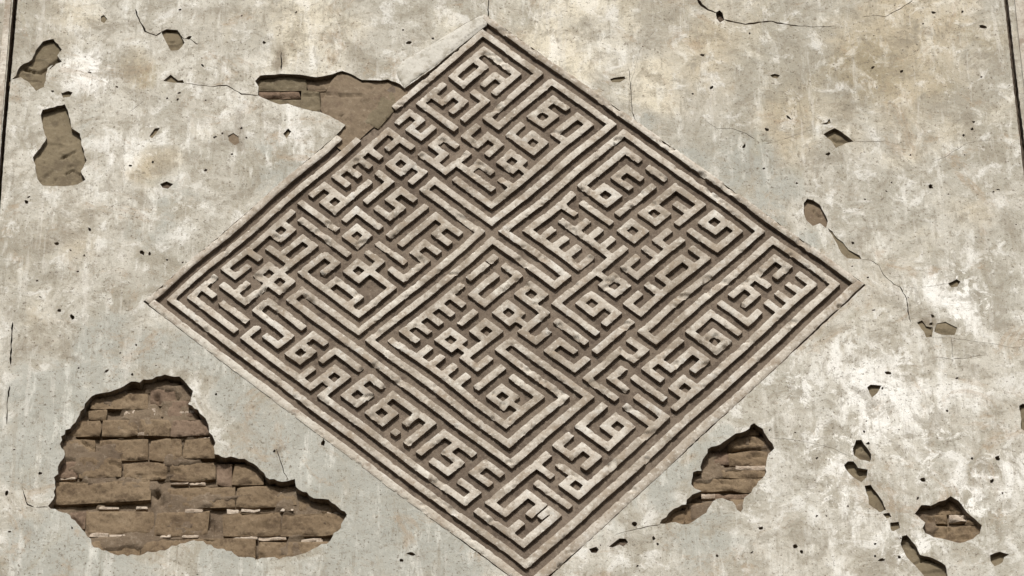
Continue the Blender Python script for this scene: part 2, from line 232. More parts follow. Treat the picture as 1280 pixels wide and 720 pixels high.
def cells_of(poly):
    out = set()
    def rng(u0, u1):
        lo, hi = min(u0, u1)-HW-.01, max(u0, u1)+HW+.01
        return [i for i in range(int(math.floor(lo))*K-K, int(math.ceil(hi))*K+K) if line_x(i) > lo-.03 and line_x(i+1) < hi+.03]
    segs = list(zip(poly, poly[1:]))
    for (a0, b0), (a1, b1) in segs:
        for i in rng(a0, a1):
            for j in rng(b0, b1): out.add((i, j))
    return out
def components(cells):
    cells = set(cells); comps = []
    while cells:
        st = [cells.pop()]; comp = set(st)
        while st:
            i, j = st.pop()
            for q in ((i+1, j), (i-1, j), (i, j+1), (i, j-1)):
                if q in cells: cells.remove(q); comp.add(q); st.append(q)
        comps.append(comp)
    return sorted(comps, key=lambda c: -len(c))
TOP, GROUND = 0.0, .0102
def relief_mesh(comp, name, top=TOP, base=GROUND+.004, chip=.62, wob=.0005, rnd_edge=.0011):
    vid = {}
    for i, j in comp:
        for q in ((i, j), (i+1, j), (i+1, j+1), (i, j+1)): vid.setdefault(q, len(vid))
    keys = list(vid); n = len(keys)
    A = np.array([line_x(i) for i, j in keys]); Bb = np.array([line_x(j) for i, j in keys])
    P = lat(A, Bb)
    dist = np.full(n, 9)
    full = {}
    for q in keys:
        i, j = q
        cnt = ((i, j) in comp)+((i-1, j) in comp)+((i, j-1) in comp)+((i-1, j-1) in comp)
        if cnt < 4: dist[vid[q]] = 0
    for lv in (1, 2):
        for (i, j), k in vid.items():
            if dist[k] > lv:
                for di in (-1, 0, 1):
                    for dj in (-1, 0, 1):
                        w = vid.get((i+di, j+dj))
                        if w is not None and dist[w] == lv-1: dist[k] = lv
    # boundary edges
    be = []
    for i, j in comp:
        c = [(i, j), (i+1, j), (i+1, j+1), (i, j+1)]
        for e, q in enumerate(((i, j-1), (i+1, j), (i, j+1), (i-1, j))):
            if q not in comp: be.append((vid[c[e]], vid[c[(e+1) % 4]]))
    nb = {}
    for a, b in be: nb.setdefault(a, []).append(b); nb.setdefault(b, []).append(a)
    P0 = P.copy()
    for it in range(2):
        Q = P.copy()
        for k, l in nb.items():
            if len(l) == 2: Q[k] = P[k]*.84+(P[l[0]]+P[l[1]])*.08
        P = Q
    x, z = P[:, 0], P[:, 1]
    P[:, 0] += wob*vnoise(x, z, 45, 3, 3)*1.4; P[:, 1] += wob*vnoise(x, z, 45, 9, 3)*1.4
    hgt = np.array([rnd_edge, rnd_edge*.15, 0])[np.clip(dist, 0, 2)]
    y = top + hgt + .0004*vnoise(x, z, 22, 5, 3) + .0004*vnoise(x, z, 160, 6, 2)
    ch = vnoise(x, z, 26, 11, 3); ch2 = vnoise(x, z, 95, 12, 2)
    y += np.clip((ch-chip-.05)*.03, 0, .005) + np.clip((ch2-.62)*.012, 0, .003)*(dist < 2)
    y = np.minimum(y, base-.003)
    verts = [(P[k, 0], y[k], P[k, 1]) for k in range(n)]
    faces = []
    for i, j in comp: faces.append((vid[(i, j)], vid[(i+1, j)], vid[(i+1, j+1)], vid[(i, j+1)]))
    # sides
    low = {}; up = {}
    for k in nb:
        g = P[k]-np.mean([P[m] for m in nb[k]], axis=0)
        i, j = keys[k]; cc = [q for q in ((i, j), (i-1, j), (i, j-1), (i-1, j-1)) if q in comp]
        ctr = np.mean([P0[vid[q]]*.5+P0[vid[(q[0]+1, q[1]+1)]]*.5 for q in cc], axis=0)
        d = P0[k]-ctr; L = np.linalg.norm(d)+1e-9; d = d/L*.0008
        up[k] = len(verts); verts.append((P[k, 0], y[k], P[k, 1]))
        low[k] = len(verts); verts.append((P[k, 0]+d[0], base, P[k, 1]+d[1]))
    nt = len(faces)
    for a, b in be: faces.append((up[b], up[a], low[a], low[b]))
    me = bpy.data.meshes.new(name); me.from_pydata(verts, [], faces)
    me.update()
    if me.polygons[0].normal.y > 0: me.flip_normals()
    mi = [0]*nt+[1]*(len(faces)-nt); me.polygons.foreach_set('material_index', mi)
    sm = [True]*nt+[False]*(len(faces)-nt); me.polygons.foreach_set('use_smooth', sm)
    return me

PANEL = empty('relief_panel', (0, 0, Z0), 'square relief panel of raised maze-like lettering, set on its corner in the plaster wall', 'relief panel')
lines = GLYPHS.split(';')
def parse(s): return [tuple(map(float, p.split(','))) for p in s.split()]
border = parse(lines[0])
bcells = cells_of(border)
lcells = set()
for s in lines[1:]:
    if s[0] == 'O':
        (a, b), = parse(s[1:]); h = .5
        lcells |= cells_of([(a-h, b-h), (a+h, b-h), (a+h, b+h), (a-h, b+h), (a-h, b-h)])
    else: lcells |= cells_of(parse(s))
lcells -= bcells
def put(me, name, mats, **kw):
    me.transform(Matrix.Translation((0, 0, -Z0)))
    o = link(name, me, mats, PANEL)
    for k, v in kw.items(): o[k] = v
    return o
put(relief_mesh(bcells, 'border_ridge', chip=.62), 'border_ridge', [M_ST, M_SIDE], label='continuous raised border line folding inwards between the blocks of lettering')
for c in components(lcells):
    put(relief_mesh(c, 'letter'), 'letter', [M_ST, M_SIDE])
# the outer frame: four ridges
for k, pl in enumerate(([(-.6, -1), (29.6, -1)], [(30, -1), (30, 30)], [(29.6, 30), (-.6, 30)], [(-1, 30), (-1, 12.8)])):
    cs = cells_of(pl)
    if k == 1: cs |= {(i+1, j) for i, j in cs}
    if k == 2: cs |= {(i, j+1) for i, j in cs}
    if k == 3: cs |= {(i-1, j) for i, j in cs}
    used = globals().setdefault('used_frame', set()); cs -= used; used |= cs
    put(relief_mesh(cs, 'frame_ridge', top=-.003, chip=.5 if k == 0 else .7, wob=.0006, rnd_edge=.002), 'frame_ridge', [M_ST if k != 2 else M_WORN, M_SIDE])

# ground of the panel
def grid_sheet(name, a0, a1, b0, b1, step, ybase, amp, seed, mask=None):
    na = int((a1-a0)/step)+1; nb_ = int((b1-b0)/step)+1
    A, Bq = np.meshgrid(np.linspace(a0, a1, na), np.linspace(b0, b1, nb_), indexing='ij')
    P = lat(A.ravel(), Bq.ravel()); x, z = P[:, 0], P[:, 1]
    y = ybase + amp*vnoise(x, z, 14, seed, 4) + amp*.5*vnoise(x, z, 90, seed+1, 2)
    faces = [(i*nb_+j, i*nb_+j+1, (i+1)*nb_+j+1, (i+1)*nb_+j) for i in range(na-1) for j in range(nb_-1)]
    me = bpy.data.meshes.new(name); me.from_pydata(np.c_[x, y, z].tolist(), [], faces); me.update()
    if me.polygons[0].normal.y > 0: me.flip_normals()
    return me
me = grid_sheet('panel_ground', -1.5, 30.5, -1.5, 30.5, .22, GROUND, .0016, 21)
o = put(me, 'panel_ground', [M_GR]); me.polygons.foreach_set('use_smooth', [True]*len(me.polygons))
bare = grid_sheet('bare_mud_patch', -2.2, .0, 7.6, 13.2, .15, GROUND-.0045, .0022, 33)
put(bare, 'bare_mud_patch', [M_SUBP], label='smooth bare mud where the corner of the frame has broken away')

# ------------------------------------------------------------------ holes, pits and cracks of the plaster
opening = latp([(-.9, -1.24), (30.44, -1.24), (30.44, 30.36), (-1.34, 30.36), (-1.34, 12.7)])
opening += region(300, 70, 4, [(528, 345), (450, 300), (400, 278), (360, 272), (300, 255), (240, 235), (200, 240), (150, 222), (90, 195),
    (92, 150), (75, 122), (100, 95), (200, 85), (300, 90), (380, 103), (440, 92), (510, 70), (560, 88), (610, 116), (700, 120), (740, 115), (800, 140), (822, 160), (872, 126)])
opening += [wall_pt(*p) for p in ((548, 80), (573, 58), (590, 42), (598, 35), (604, 31))]
def R1(p): return region(40, 450, 2.769, p)
def R2(p): return region(0, 0, 3, p)
def R3(p): return region(640, 500, 3.272, p)
def R4(p): return region(960, 480, 3, p)
def R5(p): return region(980, 220, 2.77, p)
def R6(p): return region(860, 0, 3, p)
HOLES = [  # name, outline, depth of what shows, material, roughen
 ('big', R1([(55,505),(75,480),(80,420),(90,370),(110,340),(100,265),(150,215),(180,165),(205,125),(270,108),(330,80),(400,65),(460,48),(510,55),(535,80),(557,105),(540,150),(590,190),(612,235),(635,285),(632,325),(700,335),(750,350),(790,380),(810,405),(850,418),(910,412),(925,450),(960,470),(1010,480),(1050,500),(1090,535),(1060,590),(1020,635),(960,660),(900,680),(780,690),(700,672),(620,640),(560,625),(500,645),(430,665),(330,680),(270,668),(215,650),(190,610),(165,575),(120,530)]), .0265, 'MUD', .0045),
 ('strip', R2([(153,432),(160,412),(243,390),(257,425),(268,480),(300,500),(306,545),(325,600),(303,640),(320,672),(290,690),(230,697),(160,695),(140,670),(133,620),(123,590),(150,555),(175,515),(160,478)]), .013, 'SUB', .0015),
 ('upper_left', R2([(75,250),(120,222),(140,180),(160,155),(200,145),(232,185),(215,208),(232,230),(200,240),(178,255),(172,300),(165,325),(135,342),(110,310),(78,290),(60,296),(42,300),(60,285)]), .012, 'SUB', .0015),
 ('wedge', R2([(605,117),(625,108),(665,112),(680,135),(692,158),(670,185),(640,188),(625,160)]), .010, 'SUB', .0012),
 ('right', R3([(604,503),(640,460),(665,440),(712,425),(715,405),(738,385),(775,372),(748,362),(733,345),(740,297),(775,290),(774,262),(790,230),(800,203),(850,185),(900,150),(970,120),(990,98),(1025,120),(1050,165),(1073,200),(1045,235),(1040,295),(1000,350),(950,400),(935,458),(920,447),(903,415),(860,400),(820,415),(795,460),(740,495),(700,507),(650,498)]), .0215, 'MUD', .003),
 ('ra', R4([(318,242),(330,212),(350,211),(360,228),(375,245),(387,265),(383,292),(345,283),(322,268)]), .012, 'SUB', .001),
 ('rb', R4([(285,305),(300,290),(320,290),(338,314),(374,320),(370,350),(350,368),(320,350),(300,330)]), .011, 'SUB', .001),
 ('rc', R4([(362,382),(385,378),(410,410),(430,440),(443,470),(420,480),(378,450),(375,420)]), .010, 'SUB', .001),
 ('rd', R4([(430,485),(455,482),(463,498),(445,503)]), .008, 'SUB', .0005),
 ('re', R4([(458,520),(490,516),(495,540),(470,553),(460,545)]), .006, 'SUB', .0006),
 ('rf', R4([(497,600),(502,572),(520,566),(550,600),(570,640),(620,655),(665,680),(680,740),(610,760),(585,720),(555,685),(520,650)]), .013, 'SUB', .0015),
 ('rg', R4([(550,487),(575,455),(610,457),(640,442),(665,435),(685,420),(715,438),(745,480),(775,505),(802,530),(795,560),(770,580),(720,597),(670,585),(620,575),(590,560),(580,540),(590,520)]), .022, 'MUD', .0018),
 ('rh', R4([(833,642),(870,628),(905,638),(885,650),(880,668),(850,684),(835,665)]), .010, 'SUB', .001),
 ('ri', R4([(942,80),(955,72),(1000,80),(1010,160),(975,182),(948,165),(950,130)]), .012, 'SUB', .001),
 ('rj', R4([(372,15),(385,5),(425,8),(410,35),(390,52),(380,35)]), .006, 'SUB', .0008),
 ('ma', R5([(68,92),(80,75),(100,80),(125,96),(140,125),(152,152),(146,178),(125,160),(100,170),(78,150),(70,128)]), .011, 'SUBP', .001),
 ('mb', R5([(152,178),(168,190),(183,212),(205,228),(225,255),(262,275),(268,288),(220,285),(198,265),(185,235)]), .006, 'SUB', .001),
 ('mc', R5([(568,372),(598,357),(611,366),(600,383),(580,386)]), .008, 'SUB', .0006),
 ('md', R5([(460,508),(478,500),(492,520),(515,525),(512,558),(492,560),(485,540)]), .006, 'SUB', .001),
 ('me', R5([(530,510),(560,505),(600,525),(590,552),(545,550),(520,540)]), .003, 'SUB', .001),
 ('ua', R6([(508,500),(530,487),(550,477),(565,485),(600,510),(622,528),(590,535),(555,553),(540,528)]), .012, 'SUB', .001),
 ('ub', R6([(497,463),(522,455),(530,440),(536,458),(515,464)]), .008, 'SUB', .0004),
 ('uc', R6([(308,280),(325,274),(345,280),(335,292),(318,290)]), .008, 'SUB', .0004),
 ('ud', R6([(104,45),(118,35),(130,45),(136,72),(120,84),(108,68)]), .014, 'DARK', .0008),
 ('pa', R3([(315,610),(345,600),(355,612),(345,626),(325,625)]), .008, 'DARK', .0008),
 ('pb', R3([(395,600),(420,580),(440,565),(465,566),(475,580),(455,598),(440,590),(412,602)]), .010, 'DARK', .0008),
 ('pc', R2([(378,60),(390,55),(402,70),(390,85),(378,78)]), .006, 'SUB', .0005),
 ('pd', R2([(612,302),(640,278),(668,300),(686,298),(690,310),(650,308)]), .006, 'SUB', .0006),
 ('pe', R2([(230,350),(255,340),(272,345),(262,362),(236,366)]), .006, 'SUB', .0006),
 ('pf', R2([(1062,500),(1080,480),(1092,492),(1075,518)]), .006, 'SUB', .0006),
 ('pg', R2([(600,690),(625,680),(650,690),(630,708),(610,705)]), .008, 'DARK', .001),
 ('ph', R2([(560,510),(580,480),(600,478),(585,500),(570,518)]), .005, 'SUB', .0006),
 ('pi', R2([(855,510),(875,498),(895,512),(898,535),(880,545),(860,530)]), .004, 'SUBP', .001),
 ('pk', region(760, 80, 4, [(10, 75),(30,68),(82,62),(88,75),(60,92),(20,90)]), .003, 'SUB', .0005),
]
CRACKS = [  # polyline, width in mm at start, end
 (R6([(30,-12),(50,15),(75,33),(104,45)]), 6, 8),
 (R6([(136,72),(180,84),(215,90),(262,84),(310,78),(360,89),(430,95),(490,99),(545,96)]), 6, 1.2),
 (R6([(655,62),(700,55),(740,60),(775,42),(800,28),(845,-3)]), 1.2, 1.6),
 (R6([(60,450),(110,482),(160,480),(210,495),(250,520)]), .5, 1.6),
 (R6([(285,537),(330,528),(400,505),(480,478)]), .9, .4),
 (R6([(622,528),(680,530),(740,528),(790,540)]), 1.2, .4),
 (R6([(905,610),(960,590),(1010,560),(1050,535),(1110,525),(1190,524)]), .8, .5),
 (R2([(508,33),(515,55),(525,80),(545,115),(565,125),(585,132),(606,117)]), 3.2, 3.4),
 (R2([(668,125),(690,145),(704,143)]), 2.4, 1.2), (R2([(708,142),(725,155),(742,166)]), 3, 2),
 (R2([(690,309),(730,316),(790,322),(850,318),(880,335),(905,351),(968,357)]), 1.6, 3.4),
 (R2([(185,258),(210,232),(232,222)]), 5, 2), (R2([(110,258),(150,266),(176,250)]), 5, 5),
 (R3([(606,505),(540,520),(480,534),(420,550)]), 2.6, .8),
 (R5([(268,288),(300,292),(330,310),(345,345),(380,375),(402,385),(425,425),(430,470),(440,508)]), 1.4, 2.4),
 (R5([(402,385),(470,388),(530,378),(568,372)]), .9, .7),
 (R5([(515,560),(580,562),(650,572),(720,580),(790,592),(840,585)]), .7, .5),
 (R5([(530,628),(580,636),(640,630),(700,618)]), 1.4, .8), (R5([(580,560),(582,600),(582,634)]), 1, 1),
 ([wall_pt(*p) for p in ((611,-4),(610.5,8),(610,20),(609,28))], 1.8, 2.4),
 (region(160, 0, 4, [(0,560),(80,500)]), .8, .8),
 ([wall_pt(*p) for p in ((786,84),(788,110),(790,140),(795,152))], .9, 1.6),
 ([wall_pt(*p) for p in ((786,140),(790,100),(800,62),(822,34))], .4, .4),
 ([wall_pt(*p) for p in ((500,82),(512,74),(520,66))], 2, 1),
 ([wall_pt(*p) for p in ((520,66),(530,62),(545,52),(560,44),(578,31),(600,19))], .7, .7),
 ([wall_pt(*p) for p in ((960,548),(990,550),(1010,553),(1040,560),(1065,572))], .8, .7),
 ([wall_pt(*p) for p in ((16,402),(14,425),(13,455))], 3, 3.5), ([wall_pt(*p) for p in ((12,482),(9,505),(8,530))], 3.2, 2),
 ([wall_pt(*p) for p in ((28,612),(34,631),(43,634))], 1.2, 3), ([wall_pt(*p) for p in ((45,634),(60,634))], 2, 4),
 ([wall_pt(*p) for p in ((586,664),(600,672),(612,674),(622,690),(640,712))], 1.0, .9),
 ([wall_pt(*p) for p in ((345,560),(350,575),(355,590),(360,600))], 1.6, 1.2),
 ([wall_pt(*p) for p in ((351,62),(352,75),(351,86))], 1.6, 3),
]
JOINTS = [([wall_pt(*p) for p in ((24,-60),(20,-5),(17,28),(13,75),(9,120),(5,165),(2,205),(-1,245),(-4,300))], 12, 8),
          ([wall_pt(*p) for p in ((1251,-60),(1257,-5),(1261,30),(1266,78),(1271,120),(1277,170),(1284,230),(1293,330))], 9, 12)]
def crack_poly(pl, w0, w1, seed, smooth=False):
    rr = random.Random(seed); pts = []
    for i in range(len(pl)-1):
        a, b = Vector(pl[i]), Vector(pl[i+1]); k = max(2, int((b-a).length/.008))
        for j in range(k): pts.append(a.lerp(b, j/k))
    pts.append(Vector(pl[-1])); n = len(pts)
    L, Rr = [], []
    for i, p in enumerate(pts):
        t = (pts[min(i+1, n-1)]-pts[max(i-1, 0)]).normalized(); nn = Vector((-t.y, t.x))
        w = (w0+(w1-w0)*i/(n-1))*.0005*(rr.uniform(.9, 1.1) if smooth else rr.uniform(.5, 1.5))
        off = nn*rr.uniform(-.0011, .0011)*(.15 if smooth else 1)
        if i in (0, n-1): w *= .35
        L.append(tuple(p+off+nn*w)); Rr.append(tuple(p+off-nn*w))
    return L+Rr[::-1]
PITS = [(236,47,4),(225,12,2.4),(330,52,3),(302,20,2),(370,15,2),(128,23,4),(146,108,2.6),(253,81,3),(224,116,2.4),(222,124,2.5),(257,125,2),(66,114,2.6),(209,122,2),(290,193,2),(270,171,2),(278,167,2),(163,207,2.5),(257,213,3),(268,172,2.4),(302,160,2.4),(308,172,2.2),(293,180,3.4),(290,170,2),(112,90,2.3),(191,203,3),
 (404,553,4.5),(275,450,2.5),(343,563,2.4),(270,492,2.4),(133,463,3.4),(165,467,2.6),(50,592,3),(8,617,4.5),(12,665,2.4),(90,660,2),(530,625,4),(514,692,5),(502,700,3.2),(555,655,2),(700,645,2.5),(742,655,2),(793,655,4),(765,604,2),
 (511,53,4.6),(504,37,2),(541,48,2.6),(560,50,3),(866,117,2.2),(878,69,3.4),(889,110,3.6),(969,96,5),(937,42,2.4),(986,146,4.2),(959,161,3.8),(930,182,3.4),(1035,192,4),(1127,88,3),(1091,83,3),(1167,15,3.6),(1228,33,5),(1203,14,2.4),(1227,95,2),(1204,169,2.4),(1215,161,3),(1217,152,2.4),(955,210,2.2),(996,228,2.4),(1163,233,4.2),(1138,193,2),(1154,29,2),
 (1164,234,3),(1108,238,2),(1081,248,2),(1248,237,2.4),(1242,240,2),(1066,303,2.6),(1085,347,1.8),(1092,388,2),(1166,395,3),(1164,405,3.4),(1165,412,3),(1110,467,4.4),(1196,473,2),(1247,573,4.6),(1154,600,4.4),(1184,514,2.5),(1240,601,3.6),(1215,573,2.4),(1253,616,2),(1021,645,2),(1033,645,1.8),(1094,680,2),(1094,695,2.2),(1102,700,4),(1124,697,2.6),(1021,573,2.2),(1085,555,3),(994,541,1.8),(1060,633,1.6),(1147,623,2.4),(951,660,3.6),(940,690,2),(896,695,2.6),(994,683,4.6),(1002,690,3),(817,672,3),(822,680,2.4),(1080,540,2),(1103,486,2),(690,700,3.4),(797,707,2.2),(866,648,2.2),
 (112,286,3.2),(178,316,4.6),(187,317,3),(105,318,2),(209,325,2),(228,328,2),(33,252,3.6),(36,246,2.4),(71,304,4),(88,312,2),(211,232,4.5),(203,233,3),(97,338,2),(50,370,2),(74,387,3.4),(90,395,4.4),(46,350,2),(170,430,1.8),(211,468,2.6),(98,459,2),(300,610,2)]
def pit_poly(px, py, r, seed):
    rr = random.Random(seed); c = Vector(wall_pt(px, py)); r = r/540*.78; n = 9 if r > .004 else 7
    an = rr.uniform(0, 6.28); st = rr.uniform(.65, 1.3); out = []
    ph = rr.uniform(0, 3.14)
    for k in range(n):
        a = an+k*2*math.pi/n; q = r*rr.uniform(.65, 1.25)
        v = Vector((math.cos(a)*q*st, math.sin(a)*q/st))
        v = Vector((v.x*math.cos(ph)-v.y*math.sin(ph), v.x*math.sin(ph)+v.y*math.cos(ph)))
        out.append(tuple(c+v))
    return out

big_holes = [roughen(opening[:5], .03, .0025, 1)[:-1] if False else opening]
# roughen the broken part of the opening only
op = roughen(opening, .010, .0010, 4)
polys = [op]
hole_polys = []
for k, (nm, pl, dp, mt, am) in enumerate(HOLES):
    q = roughen(pl, .009, am, 50+k); hole_polys.append(q); polys.append(q)
cr = [crack_poly(pl, a, b, 300+k) for k, (pl, a, b) in enumerate(CRACKS)]
jo = [crack_poly(pl, a, b, 700+k, True) for k, (pl, a, b) in enumerate(JOINTS)]
arr_big = [np.array(p) for p in polys]
def clear_of(x, z, lst, ):
    return not any(inside(np.array([x]), np.array([z]), p)[0] for p in lst)
pits = []
occupied = polys
for k, (px, py, r) in enumerate(PITS):
    q = pit_poly(px, py, r, 900+k)
    if all(clear_of(a, b, occupied) for a, b in q[::2]): pits.append(q)
rr = random.Random(77); cnt = 0
while cnt < 420:
    px = rr.uniform(-150, 1430); py = rr.uniform(-120, 850)
    r = .45+rr.random()**3*1.3
    q = pit_poly(px, py, r, 2000+cnt); cnt += 1
    if all(clear_of(a, b, occupied) for a, b in q[::3]): pits.append(q)
allp = polys+cr+jo+pits

# ------------------------------------------------------------------ the plaster sheet: a triangulated skin with real openings and broken edges
def sheet(name, cut, xr, zr, fine_box, step, coarse, yfun, back=.03, outline=None):
    verts = []; edges = []; loops = []
    for p in cut:
        s = len(verts); n = len(p); verts += [Vector(q) for q in p]
        edges += [(s+i, s+(i+1) % n) for i in range(n)]; loops.append((s, n))
    nc = len(verts)
    grid = []
    x0, x1, z0, z1 = fine_box
    gx = np.arange(x0, x1, step); gz = np.arange(z0, z1, step)
    G = np.array([(x, z) for x in gx for z in gz])
    rs = np.random.RandomState(3); G += rs.uniform(-.3, .3, G.shape)*step
    # drop grid points too near to cut vertices
    cell = step*.55; occ = set()
    for v in verts:
        ix, iz = int(math.floor(v.x/cell)), int(math.floor(v.y/cell))
        for a in (-1, 0, 1):
            for b in (-1, 0, 1): occ.add((ix+a, iz+b))
    key = np.floor(G/cell).astype(int)
    keep = np.array([(a, b) not in occ for a, b in key]); G = G[keep]
    m = np.zeros(len(G), bool)
    for p in cut[:len(polys)]: m |= inside(G[:, 0], G[:, 1], p)
    G = G[~m]
    gx = np.arange(xr[0], xr[1]+.001, coarse); gz = np.arange(zr[0], zr[1]+.001, coarse)
    H = [(x, z) for x in gx for z in gz if not (x0-.02 < x < x1+.02 and z0-.02 < z < z1+.02)]
    verts += [Vector(q) for q in G.tolist()]+[Vector(q) for q in H]
    ov, oe, of, vi, ei, fi = delaunay_2d_cdt(verts, edges, [], 0, 1e-6, False)
    V = np.array([(v.x, v.y) for v in ov]); T = np.array([f for f in of])
    cx, cz = V[T].mean(1).T
    kill = np.zeros(len(T), bool)
    for p in cut:
        pa = np.array(p); mn = pa.min(0); mx = pa.max(0)
        s = np.where((cx > mn[0]) & (cx < mx[0]) & (cz > mn[1]) & (cz < mx[1]) & ~kill)[0]
        if len(s): kill[s[inside(cx[s], cz[s], p)]] = True
    T = T[~kill]
    Y = yfun(V[:, 0], V[:, 1])
    # boundary edges -> broken edge walls
    E = np.sort(np.concatenate([T[:, [0, 1]], T[:, [1, 2]], T[:, [2, 0]]]), axis=1)
    D = np.concatenate([T[:, [0, 1]], T[:, [1, 2]], T[:, [2, 0]]])
    u, idx, c = np.unique(E, axis=0, return_index=True, return_counts=True)
    be = D[idx[c == 1]]
    bv = np.unique(be); 
    fine_v = np.ones(len(V), bool)
    nb0 = len(bv); mp = {int(v): len(V)+nb0+k for k, v in enumerate(bv)}; mu = {int(v): len(V)+k for k, v in enumerate(bv)}
    # edges break back slightly rough: back ring jittered
    rs = np.random.RandomState(5)
    B = V[bv]+rs.uniform(-.0012, .0012, (len(bv), 2))
    allV = np.concatenate([np.c_[V[:, 0], Y, V[:, 1]], np.c_[V[bv, 0], Y[bv], V[bv, 1]], np.c_[B[:, 0], Y[bv]+back, B[:, 1]]])
    F2 = [(mu[int(b)], mu[int(a)], mp[int(a)], mp[int(b)]) for a, b in be]
    faces = T.tolist()+F2
    me = bpy.data.meshes.new(name); me.from_pydata(allV.tolist(), [], faces); me.update()
    if me.polygons[0].normal.y > 0: me.flip_normals()
    nt = len(T)
    me.polygons.foreach_set('material_index', [0]*nt+[1]*len(F2))
    me.polygons.foreach_set('use_smooth', [True]*nt+[False]*len(F2))
    return me, allV
fb = (-1.36, 1.36, Z0-1.02, Z0+1.02)
def pl_y(x, z):
    y = .0035*vnoise(x, z, 2.2, 41, 3)+.0016*vnoise(x, z, 11, 42, 4)+.0005*vnoise(x, z, 60, 43, 2)
    t = lat_dist(x, z)
    return y*np.clip(t/.06, .15, 1)
frame_poly = latp([(-1.3, -1.3), (30.3, -1.3), (30.3, 30.3), (-1.3, 30.3)])
def lat_dist(x, z):
    d = np.full(len(x), 9.0); n = len(frame_poly)
    for i in range(n):
        a = np.array(frame_poly[i]); b = np.array(frame_poly[(i+1) % n]); ab = b-a
        t = np.clip(((x-a[0])*ab[0]+(z-a[1])*ab[1])/(ab@ab), 0, 1)
        d = np.minimum(d, np.hypot(x-a[0]-t*ab[0], z-a[1]-t*ab[1]))
    return d
t0 = time.time()
me, AV = sheet('plaster_skin', allp, (-3.0, 3.0), (Z0-2.6, Z0+2.6), fb, .011, .12, pl_y)
print('sheet', len(AV), time.time()-t0)
# located stains and repairs of the limewash (they are colour of the wall itself)
WARM = [(1000,130,120,.8),(600,20,80,.4),(1230,250,70,.5),(20,330,60,.6),(100,300,50,.5),(440,30,80,.4),(1130,60,190,.9),(880,60,170,.7),(700,50,120,.4),(1220,150,110,.6),(60,290,60,.4),(195,205,45,.9),(50,400,60,.5),(1125,0,60,1),(160,92,40,.8),(60,30,110,.5),(330,20,70,.5),(1130,300,80,.3),(60,370,60,.5),(880,300,20,.3)]
WHITE = [(115,80,50,1),(1100,500,80,1),(1195,372,55,.9),(1045,470,50,.8),(515,90,36,1),(465,110,20,.8),(140,200,70,.6),(350,170,60,.5),(690,60,80,.5),(900,230,40,.4),(1240,600,60,.6),(1060,640,80,.5),(420,60,90,.4),(1200,480,60,.6),(250,140,60,.5),(990,430,30,.4),(1150,640,50,.5),(10,100,40,.4)]
COOL = [(60,480,90,.8),(330,600,120,.8),(120,700,120,.9),(560,680,100,.8),(440,500,60,.8),(200,340,60,.4),(860,200,40,.9),(905,235,50,1),(955,285,45,1),(1010,325,35,.8),(1000,380,50,.6),(820,150,25,.6),(900,590,60,.8),(830,600,60,.9),(740,560,30,.6),(350,420,60,.5),(250,430,60,.7),(60,520,60,.9),(200,440,60,.6),(40,690,60,1),(300,700,60,.8),(100,160,40,.5),(1080,420,40,.4),(400,560,130,1),(300,480,70,1),(120,640,80,.8),(60,560,80,.8),(890,190,60,.5),(320,200,90,.5),(860,560,90,.5),(120,440,80,.8),(480,650,120,1),(760,620,80,.5),(200,270,80,.6),(970,230,70,.6),(580,700,80,.8),(880,680,80,.6),(930,200,60,.8)]
def blobs(lst, x, z, seed):
    out = np.zeros(len(x))
    wx = x+.05*vnoise(x, z, 7, seed, 4); wz = z+.05*vnoise(x, z, 7, seed+1, 4)
    for px, py, r, s in lst:
        c = wall_pt(px, py); r = r/540
        out = np.maximum(out, s*np.clip(1.15-np.hypot(wx-c[0], (wz-c[1])*.85)/r, 0, 1))
    return out
ca = me.color_attributes.new('tint', 'FLOAT_COLOR', 'POINT')
x, z = AV[:, 0], AV[:, 2]
GRIME = [(351,72,6,22,1),(300,150,6,30,.7),(293,176,12,14,.7),(190,165,8,8,.6),(1215,158,9,16,.6),(1165,403,8,18,.8),(1115,75,5,16,.5),(348,575,6,16,.8),(520,695,16,8,.5),(215,60,30,6,.3),(770,678,26,10,.5),(790,125,5,26,.5),(40,665,12,8,.5),(1000,690,20,10,.4),(155,92,40,10,.5),(60,300,50,16,.45),(45,435,30,10,.5),(95,445,12,5,.6),(30,395,40,10,.4),(940,200,60,14,.35),(1060,240,50,30,.3),(1060,100,40,60,.3),(240,18,70,10,.4),(700,190,1,1,0),(1170,420,40,20,.35),(1090,370,50,26,.4)]
gr = np.zeros(len(x)); gx_ = x+.02*vnoise(x, z, 18, 91, 3); gz_ = z+.02*vnoise(x, z, 18, 92, 3)
for px, py, rx, ry, s_ in GRIME:
    c = wall_pt(px, py); gr = np.maximum(gr, s_*np.exp(-((gx_-c[0])/(rx/540*1.3))**2-((gz_-c[1])/(ry/540*1.5))**2))
col = np.stack([blobs(WARM, x, z, 61), blobs(WHITE, x, z, 63), blobs(COOL, x, z, 65), gr], 1)
ca.data.foreach_set('color', col.ravel())
OLIVE = [(1060,90,90,.9),(1180,110,60,.6),(960,30,70,.5),(40,320,60,.5),(170,95,60,.6),(1230,40,50,.6),(1000,200,60,.4),(1090,380,50,.5),(900,140,50,.35),(30,20,60,.6),(1010,640,40,.3),(280,30,60,.4),(70,420,50,.5),(1150,330,60,.4),(1240,420,50,.4)]
CREAM = [(690,60,110,1),(810,110,60,.7),(400,40,110,.7),(560,30,70,.7),(950,80,70,.5),(250,170,70,.5),(780,20,60,.8),(1120,210,50,.5),(1000,110,40,.4),(100,20,60,.4)]
